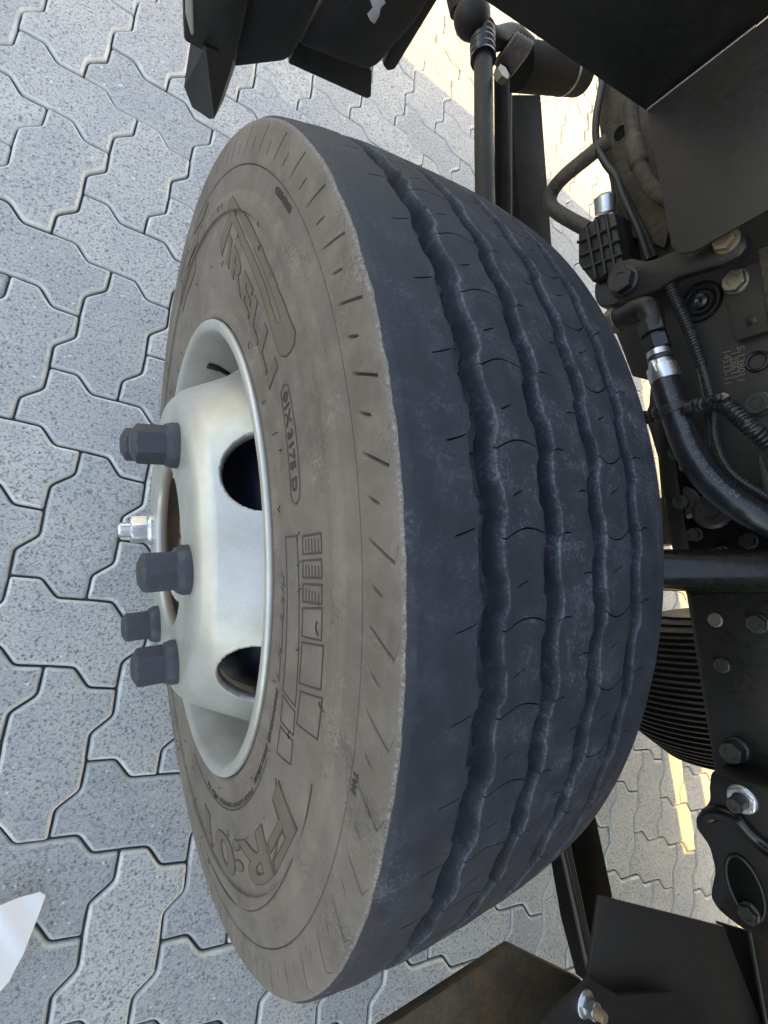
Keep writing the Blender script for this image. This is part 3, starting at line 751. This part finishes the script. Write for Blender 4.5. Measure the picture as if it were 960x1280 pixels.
# printing along the hose
hc = spline(PH([(829, 470, 0), (837, 497, 0), (846, 522, 0), (857, 553, 0), (873, 583, .0), (893, 607, .005), (920, 630, .01), (955, 650, .02), (1010, 672, .05)], XH), 300)
hs = np.r_[0, np.cumsum(np.linalg.norm(np.diff(hc, axis=0), axis=1))]
ht = np.gradient(hc, axis=0); ht /= np.linalg.norm(ht, axis=1)[:, None]
def hose_text(s, s0, h, ang=.0):
    me = text_mesh(s, size=h, spacing=1.12)
    for v in me.vertices:
        x, y = v.co.x, v.co.y; u = s0 + x; i = min(299, int(np.interp(u, hs, np.arange(300)))); c = hc[i] + ht[i] * (u - hs[i]) * (1 if i < 299 else 1)
        toc = CAM - c if False else np.array([-.72, .25, .64]); n = toc - ht[i] * (toc @ ht[i]); n /= np.linalg.norm(n); b = np.cross(n, ht[i]); a = (y - h * .35) / .0154 + ang
        v.co = Vector((c + (n * math.cos(a) + b * math.sin(a)) * .01535).tolist())
    return link('printed_text', me, hose, M_HPRINT)
M_HPRINT = painted('hose_print', (.10, .105, .115), .6, .2)
hose_text('SAEJ 100R6  D 10/20/2023 5/04', .030, .0095)

# conduits and cables
def conduit(L, x, r, corr=.12, mat=M_CONDUIT, name='conduit', pitch=.0038): return tube(name, PH(L, x), r, truck, mat, corr=corr, pitch=pitch, k=14, n=80)
conduit([(836, 352, .0), (845, 375, 0), (857, 402, 0), (868, 430, 0), (878, 458, 0)], XH + .035, .0062)
conduit([(876, 452, .0), (884, 480, 0), (891, 510, 0), (893, 545, 0), (903, 575, 0), (922, 598, .0), (965, 625, .02)], XH + .035, .0050, corr=.06)
tube('cable', PH([(868, 448, 0), (876, 478, 0), (884, 520, 0), (888, 560, 0)], XH + .045), .0045, truck, M_CONDUIT, n=40)
conduit([(795, 527, .0), (815, 519, 0), (835, 514, .012), (860, 510, .012), (882, 505, 0), (895, 503, 0)], XH + .015, .0078, corr=.13, pitch=.0046)
conduit([(893, 503, .0), (908, 508, 0), (925, 522, 0), (942, 537, 0), (965, 556, .01)], XH, .0085, corr=.12, pitch=.0048)
tube('cable_tie', PH([(889, 500, -.003), (889, 500, -.001), (897, 498, -.012), (899, 494, -.012)], XH), .0035, truck, M_CONDUIT, n=20)
polyn('tie_tag', [(896, 495), (904, 490), (912, 494), (903, 500)], XH - .012, .003, truck, M_BOLT, .0005)
tube('cable', PH([(755, 95, .02), (750, 120, .01), (745, 150, 0), (746, 180, 0), (756, 203, 0), (770, 222, 0), (778, 243, 0), (788, 265, 0), (800, 292, 0), (811, 325, 0)], XH + .04), lambda s: .0052 - .0008 * s, truck, M_BLACK, n=80)
tube('cable', PH([(777, 236, .01), (790, 262, .01), (805, 292, .01), (818, 322, .01)], XH + .045), .0045, truck, M_BLACK, n=40)
seg_p = PH([(788, 128, .03), (791, 165, .03), (796, 195, .03), (806, 222, .03), (824, 243, .03), (850, 255, .03)], XH)
tube('pipe', seg_p, lambda s: .0092 + .0022 * ((s > .28) & (s < .5)), truck, M_BROWNMETAL, n=60)
# spring hanger plate
hg = polyn('hanger_plate', [(752, 90), (748, 150), (755, 200), (768, 250), (775, 290), (830, 310), (850, 230), (820, 120), (800, 60)], XH + .068, .006, truck, M_BROWNMETAL)
lathe('hanger_hole', [(0, 0), (0, .007), (.001, .009), (0, .0095)], at(775, 166, 0, XH + .0675), (-1, 0, 0), truck, M_DARK, 24)

# cross tube over the rail
ct = empty('cross_tube', (0, 0, 0), truck)
pa, pb = at(800, 712, 0, .40), at(1010, 714, 0, .515)
pc_ = pb + (pb - pa) * 1.5
tube('tube', [pa, pc_], .0225, ct, M_GLOSS, n=10, k=48, curve=False)
tube('tube_seam', [pa + [0, -.012, .0190], pc_ + [0, -.012, .0190]], .0016, ct, M_BLACK, n=8, k=8, curve=False)
# bits glimpsed in the dark behind the hose
for (x_, y_, r_) in ((850, 570, 17), (856, 630, 20), (893, 640, 20)):
    lathe('bolt_boss', [(0, 0), (0, .022), (.010, .022), (.013, .018), (.013, .010), (.020, .009), (.020, 0)], at(x_, y_, 0, XR), (-1, .1, .2), rail, M_DARKSTEEL, 28)
polyn('stiffener', [(842, 690), (826, 590), (820, 500), (830, 470), (842, 560), (850, 620), (862, 690)], XR - .02, .018, rail, M_BLACK)
polyn('stiffener', [(946, 570), (951, 568), (966, 610), (1010, 620), (1010, 640), (955, 622)], XR - .03, .02, rail, M_GREYPLATE)

# ribbed bellows below the rail
bel = empty('ribbed_bellows', (0, 0, 0), truck)
zb = .43
Bp = [at(858, 772, 2, zb), at(840, 792, 2, zb), at(836, 850, 2, zb), at(842, 900, 2, zb), at(856, 935, 2, zb), at(880, 960, 2, zb)]
ys = [p[1] for p in Bp][::-1]; xs = [p[0] for p in Bp][::-1]
y0_, y1_ = ys[0], ys[-1]; nr = 26; prof = []
cx = max(xs) + .10
for q in range(nr * 4 + 1):
    y = y0_ + (y1_ - y0_) * q / (nr * 4); rr2 = cx - np.interp(y, ys, xs); rr2 = max(.02, rr2)
    prof.append((y, rr2 - (.012 if q % 4 in (2, 3) else 0.0)))
lathe('bellows', [(prof[0][0], 0)] + prof + [(prof[-1][0], 0)], (cx, 0, zb), (0, 1, 0), bel, M_BELLOW, 64, 25)
lathe('boss', [(0, .024), (.003, .026), (.004, .028), (.003, .030), (0, .031)], at(848, 872, 0, cx - .13), (-.85, 0, .5), bel, M_BLACK, 32)

# big bracket with an oval hole behind the wheel
brk = empty('spring_bracket', (0, 0, 0), truck); XK = XR - .05
polyn('bracket_plate', [(886, 964), (1020, 1000), (1060, 1100), (1060, 1300), (962, 1183), (925, 1162), (897, 1140), (885, 1122), (892, 1088), (884, 1058), (868, 1036), (867, 1022), (885, 1004), (884, 985)], XK, .05, brk, M_BLACK, .012)
hp = []
c0 = at(930, 1108, 0, XK - .001); 
ring = []
for q in range(28):
    t = q / 28 * TAU; u, v = math.cos(t) * 18, math.sin(t) * 44; ca, sa = math.cos(-.42), math.sin(-.42)
    ring.append((932 + u * ca - v * sa, 1110 + u * sa + v * ca))
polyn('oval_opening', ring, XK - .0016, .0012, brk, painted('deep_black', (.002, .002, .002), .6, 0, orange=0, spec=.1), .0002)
tube('pressed_ridge', [at(a, b, 0, XK - .002) for a, b in ((884, 1020), (898, 1016), (922, 1026), (948, 1052), (990, 1080))], .008, brk, M_GLOSS, n=40, k=18)
rg = [at(a, b, 0, XK - .001) for a, b in ring]; tube('opening_rim', rg + [rg[0]], .0022, brk, M_BLACK, n=80, k=10)
pbolt('bolt', 928, 999, XK, 17, M_ZINC, brk, h=.006); pbolt('bolt', 926, 1001, XK - .005, 10, M_DARKSTEEL, brk, h=.018)
pbolt('bolt', 938, 1140, XK - .002, 12, M_DARKSTEEL, brk, h=.01)

# rear panels at the bottom of the view
rear = empty('step_panel', (0, 0, 0), truck)
plate('panel', [(750, 1120), (905, 1158), (960, 1300), (1000, 1420), (720, 1420), (735, 1226)], 2, .600, -.004, rear, M_GREYPLATE, .001)
plate('panel', [(898, 1152), (1060, 1200), (1060, 1420), (985, 1420)], 2, .590, -.004, rear, M_BLACK2, .001)
plate('rust_plate', [(430, 1320), (640, 1182), (728, 1225), (690, 1420), (400, 1420)], 2, .560, -.010, rear, M_RUST, .002)
plate('gusset', [(640, 1310), (738, 1223), (772, 1244), (842, 1240), (900, 1310), (900, 1420), (600, 1420)], 2, .620, -.004, rear, M_BLACK2, .001)
nb = at(731, 1254, 2, .620)
hexnut('bolt', nb, (0, .02, 1), .0125, .012, .0105, .0018, rear, M_ZINC, rot=.2)
lathe('bolt_thread', [(0, .0045), (.018, .0045), (.020, .0035), (.020, 0)], nb, (0, .02, 1), rear, M_RUSTBOLT, 18)
strut = empty('strut', (0, 0, 0), truck)
plate('strut_plate', [(690, 980), (732, 960), (748, 1035), (766, 1120), (762, 1200), (742, 1235), (722, 1160)], 2, .42, -.03, strut, M_DARK, .002)
p0, p1 = at(690, 1000, 2, .44), at(740, 1228, 2, .44); tube('rod', [p0, p1], .0045, strut, M_DARKSTEEL, n=8, k=14, curve=False)
p0, p1 = at(698, 1000, 2, .44), at(746, 1228, 2, .44); tube('rod', [p0, p1], .0035, strut, M_DARKSTEEL, n=8, k=14, curve=False)

# front suspension seen ahead of the wheel
ls = empty('leaf_spring', (0, 0, 0), truck); ZL = .45
for q, (dz, ext) in enumerate(((0, 0), (-.013, .05), (-.026, .10))):
    A_, B_, C_, D_ = at(638, 300, 2, ZL), at(638, 118, 2, ZL), at(676, 118, 2, ZL), at(676, 300, 2, ZL)
    prism('leaf', [A_ + [0, -.25, dz], B_ + [0, -ext, dz], C_ + [0, -ext, dz], D_ + [0, -.25, dz]], (0, 0, -.011), ls, M_DARK, .002)
e0, e1 = at(645, 82, 2, ZL), at(722, 92, 2, ZL)
tube('spring_eye', [e0, e1], .040, ls, M_DARK, n=8, k=36, curve=False)
tube('eye_ring', [e0 + (e1 - e0) * .72, e0 + (e1 - e0) * .76], .0408, ls, M_DARKSTEEL, n=4, k=36, curve=False)
dl = empty('drag_link', (0, 0, 0), truck); ZD = .50
tube('rod', [at(607, 285, 2, ZD), at(605, 175, 2, ZD), at(604, 60, 2, ZD)], .0150, dl, M_DARKROD, n=40, k=28)
tube('thin_rod', [at(629, 285, 2, ZD), at(627, 90, 2, ZD)], .0125, dl, M_DARK, n=6, k=16, curve=False)
tube('thin_rod', [at(638, 285, 2, ZD), at(638, 118, 2, ZD)], .0028, dl, M_BROWNMETAL, n=6, k=12, curve=False)
tube('boot', [at(604, 75, 2, ZD), at(603, 38, 2, ZD)], .019, dl, M_RUBBERHOSE, corr=.1, pitch=.012, k=24, curve=False)
jb = at(590, 22, 2, ZD)
bm = bmesh.new(); bmesh.ops.create_icosphere(bm, subdivisions=3, radius=.030, matrix=Matrix.Translation(Vector(jb.tolist()))); bm_obj('ball_joint', bm, dl, M_DARKROD, True)
tube('joint_cap', [jb + [-.01, .02, -.01], jb + [-.02, .05, -.005]], .020, dl, M_DARKROD, n=6, k=20, curve=False)
for q in range(5):
    c = at(634 + 3 * q, 62 + 4 * q, 2, ZD + .01)
    lathe('boot_ring', [(-.006, .020), (-.003, .026 + .002 * q), (.003, .026 + .002 * q), (.006, .020)], c, (.8, -.5, 0), dl, M_BROWNMETAL, 28)
tube('arm', [at(590, 25, 2, ZD), at(615, 48, 2, ZD), at(640, 45, 2, ZD), at(660, 60, 2, ZD)], .017, dl, M_DARKROD, n=24, k=18)
lathe('bolt', [(0, 0), (0, .012), (.012, .012), (.012, 0)], at(623, 98, 2, ZD + .02), (0, 0, 1), dl, M_BOLT, 6)
tube('stabiliser_bar', PH([(760, 176, .02), (735, 196, .01), (706, 220, 0), (691, 238, 0), (688, 254, 0), (698, 266, 0), (735, 287, .01)], .50), .0105, truck, M_BROWNMETAL, n=70, k=20)

# inner wheel-arch panels: one faces the wheel, one faces outwards
arch = empty('wheel_arch', (0, 0, 0), truck)
XA = .47
plate('side_panel', [(808, 139), (945, 33), (1100, -90), (1250, 120), (960, 262), (866, 315), (848, 317), (839, 308)], 0, XA, .004, arch, M_GREYPLATE, .0012)
ya = at(808, 139, 0, XA)[1] + .002
plate('rear_facing_panel', [(560, -30), (808, 139), (945, 33), (1150, -140), (560, -300)], 1, ya, .004, arch, M_BLACK2, .0012)
e0, e1 = at(809, 137, 0, XA - .001), at(945, 32, 0, XA - .001); tube('edge_trim', [e0, e1], .0014, arch, M_ZINC, n=4, k=8, curve=False)

# front bumper end ahead of the wheel
bp = empty('bumper_end', (0, 0, 0), truck); YB = .50
def P3(L): return [at(a, b, 1, y) for a, b, y in L]
bm = bmesh.new()
fr = P3([(257, 58, YB), (240, 40, YB + .03), (230, 108, YB + .035), (240, 134, YB + .03), (262, 149, YB + .005), (268, 148, YB - .003), (289, 86, YB + .01), (292, 70, YB + .012)])
top = P3([(275, -60, YB), (232, -60, YB + .04), (232, 20, YB + .036)])
vv = [bm.verts.new(q) for q in fr]; back = [bm.verts.new(q + [.012, .03, 0]) for q in fr]
o_ = vv
bm.faces.new((o_[0], o_[1], o_[2], o_[3])); bm.faces.new((o_[0], o_[3], o_[4])); bm.faces.new((o_[0], o_[4], o_[5])); bm.faces.new((o_[0], o_[5], o_[6], o_[7]))
for i in range(1, 7): bm.faces.new((o_[i], back[i], back[i + 1], o_[i + 1]))
bm_obj('lower_corner', bm, bp, M_BLACK2)
plate('upper_corner', [(228, -40), (230, 52), (256, 66), (294, 78), (312, 0), (325, -40)], 1, YB + .006, .03, bp, M_BLACK2, .003)
plate('corner_lens', [(231, -40), (232, 20), (239, 46), (243, 44), (240, -40)], 1, YB + .004, .004, bp, painted('grey_trim', (.30, .30, .29), .3, .2), .002)
plate('inner_panel', [(289, 87), (356, 79), (368, 70), (379, 50), (420, -40), (300, -40)], 1, YB + .03, .02, bp, M_BLACK2, .006)
plate('lower_lip', [(360, 80), (372, 52), (455, 72), (465, 90), (464, 122), (458, 124)], 1, YB + .045, .03, bp, M_BLACK, .002)
plate('inner_panel', [(372, 58), (385, 35), (425, -40), (575, -60), (520, 30), (474, 82), (462, 90), (450, 87)], 1, YB + .04, .03, bp, M_BLACK2, .006)
plate('rubber_flap', [(478, 82), (484, 90), (494, 88), (560, -20), (590, -60), (540, -60)], 1, YB + .08, .012, bp, M_BLACK, .003)
plate('paint_scuff', [(462, -2), (478, -6), (482, 4), (476, 10), (474, 20), (468, 30), (463, 26), (459, 18), (466, 10)], 1, YB + .0392, .0008, bp, painted('bare_scuff', (.42, .43, .45), .6, .6, (.1, .1, .1), scale=6), .0001)

# cab and body are unseen boxes, added to shade this side of the truck
box('cab_blocker', (.36, -1.20, 1.10), (2.12, 1.10, 2.75), truck, M_BLOCKER, .04)
box('cargo_blocker', (-.12, -4.2, .92), (2.42, -1.25, 3.1), truck, painted('blocker_grey', (.10, .11, .12), .7, .2), .03)
box('frame_rail', (1.36, -3.2, .60), (1.43, 1.0, .80), truck, M_BLACK, .004)
box('frame_beam', (.557, -3.2, .606), (.62, -.35, .612), truck, M_BLACK, .002)
box('axle_beam', (.24, -.05, .33), (1.9, .05, .43), truck, M_BLACK, .01)
def blocker(y0, y1, z0, z1): box('stripe_blocker', (2.06, y0, z0), (2.10, y1, z1), truck, M_BLOCKER, .004)  # unseen far-side panels, added with gaps to cast the sun stripes
tn = math.tan(math.radians(SUN_EL))
def shade_z(gx): return (2.06 - gx) / .965 * tn           # height where a ray from ground x crosses the skirt
za, zb2 = shade_z(1.535), shade_z(1.430)
zc, zd = shade_z(1.665), shade_z(1.605)
blocker(-3.6, -1.36, zc, zd); blocker(-1.33, -1.07, zc, zd); blocker(-.90, 1.10, zc, zd)
blocker(-3.6, 1.10, zd, za)
blocker(-3.6, -1.25, za, zb2); blocker(-.62, 1.10, za, zb2)
blocker(-3.6, 1.10, zb2, 1.12)

# ------------------------------------------------------------------ white sheet lying on the pavers
def sheet():
    P = [at(a, b, 2, z) for a, b, z in ((-60, 1150, .05), (0, 1131, .045), (50, 1114, .03), (57, 1119, .028), (46, 1150, .03), (30, 1190, .032), (12, 1225, .035), (-30, 1270, .04), (-120, 1300, .05))]
    bm = bmesh.new(); vs = [bm.verts.new(p) for p in P]; bm.faces.new(vs)
    bmesh.ops.triangulate(bm, faces=bm.faces); bmesh.ops.subdivide_edges(bm, edges=bm.edges, cuts=4, use_grid_fill=True)
    for v in bm.verts: v.co.z += .0016 * math.sin(v.co.x * 160 + v.co.y * 60) + .006 * abs((v.co.x * 9 + v.co.y * 4) % 1 - .5)
    r = bmesh.ops.extrude_face_region(bm, geom=list(bm.faces))
    for e in r['geom']:
        if isinstance(e, bmesh.types.BMVert): e.co.z -= .0012
    return bm_obj('plastic_sheet', bm, None, M_WHITEPAPER, True, 40)
tag(sheet(), 'white plastic sheet with a pointed corner lying on the pavers', 'sheet')
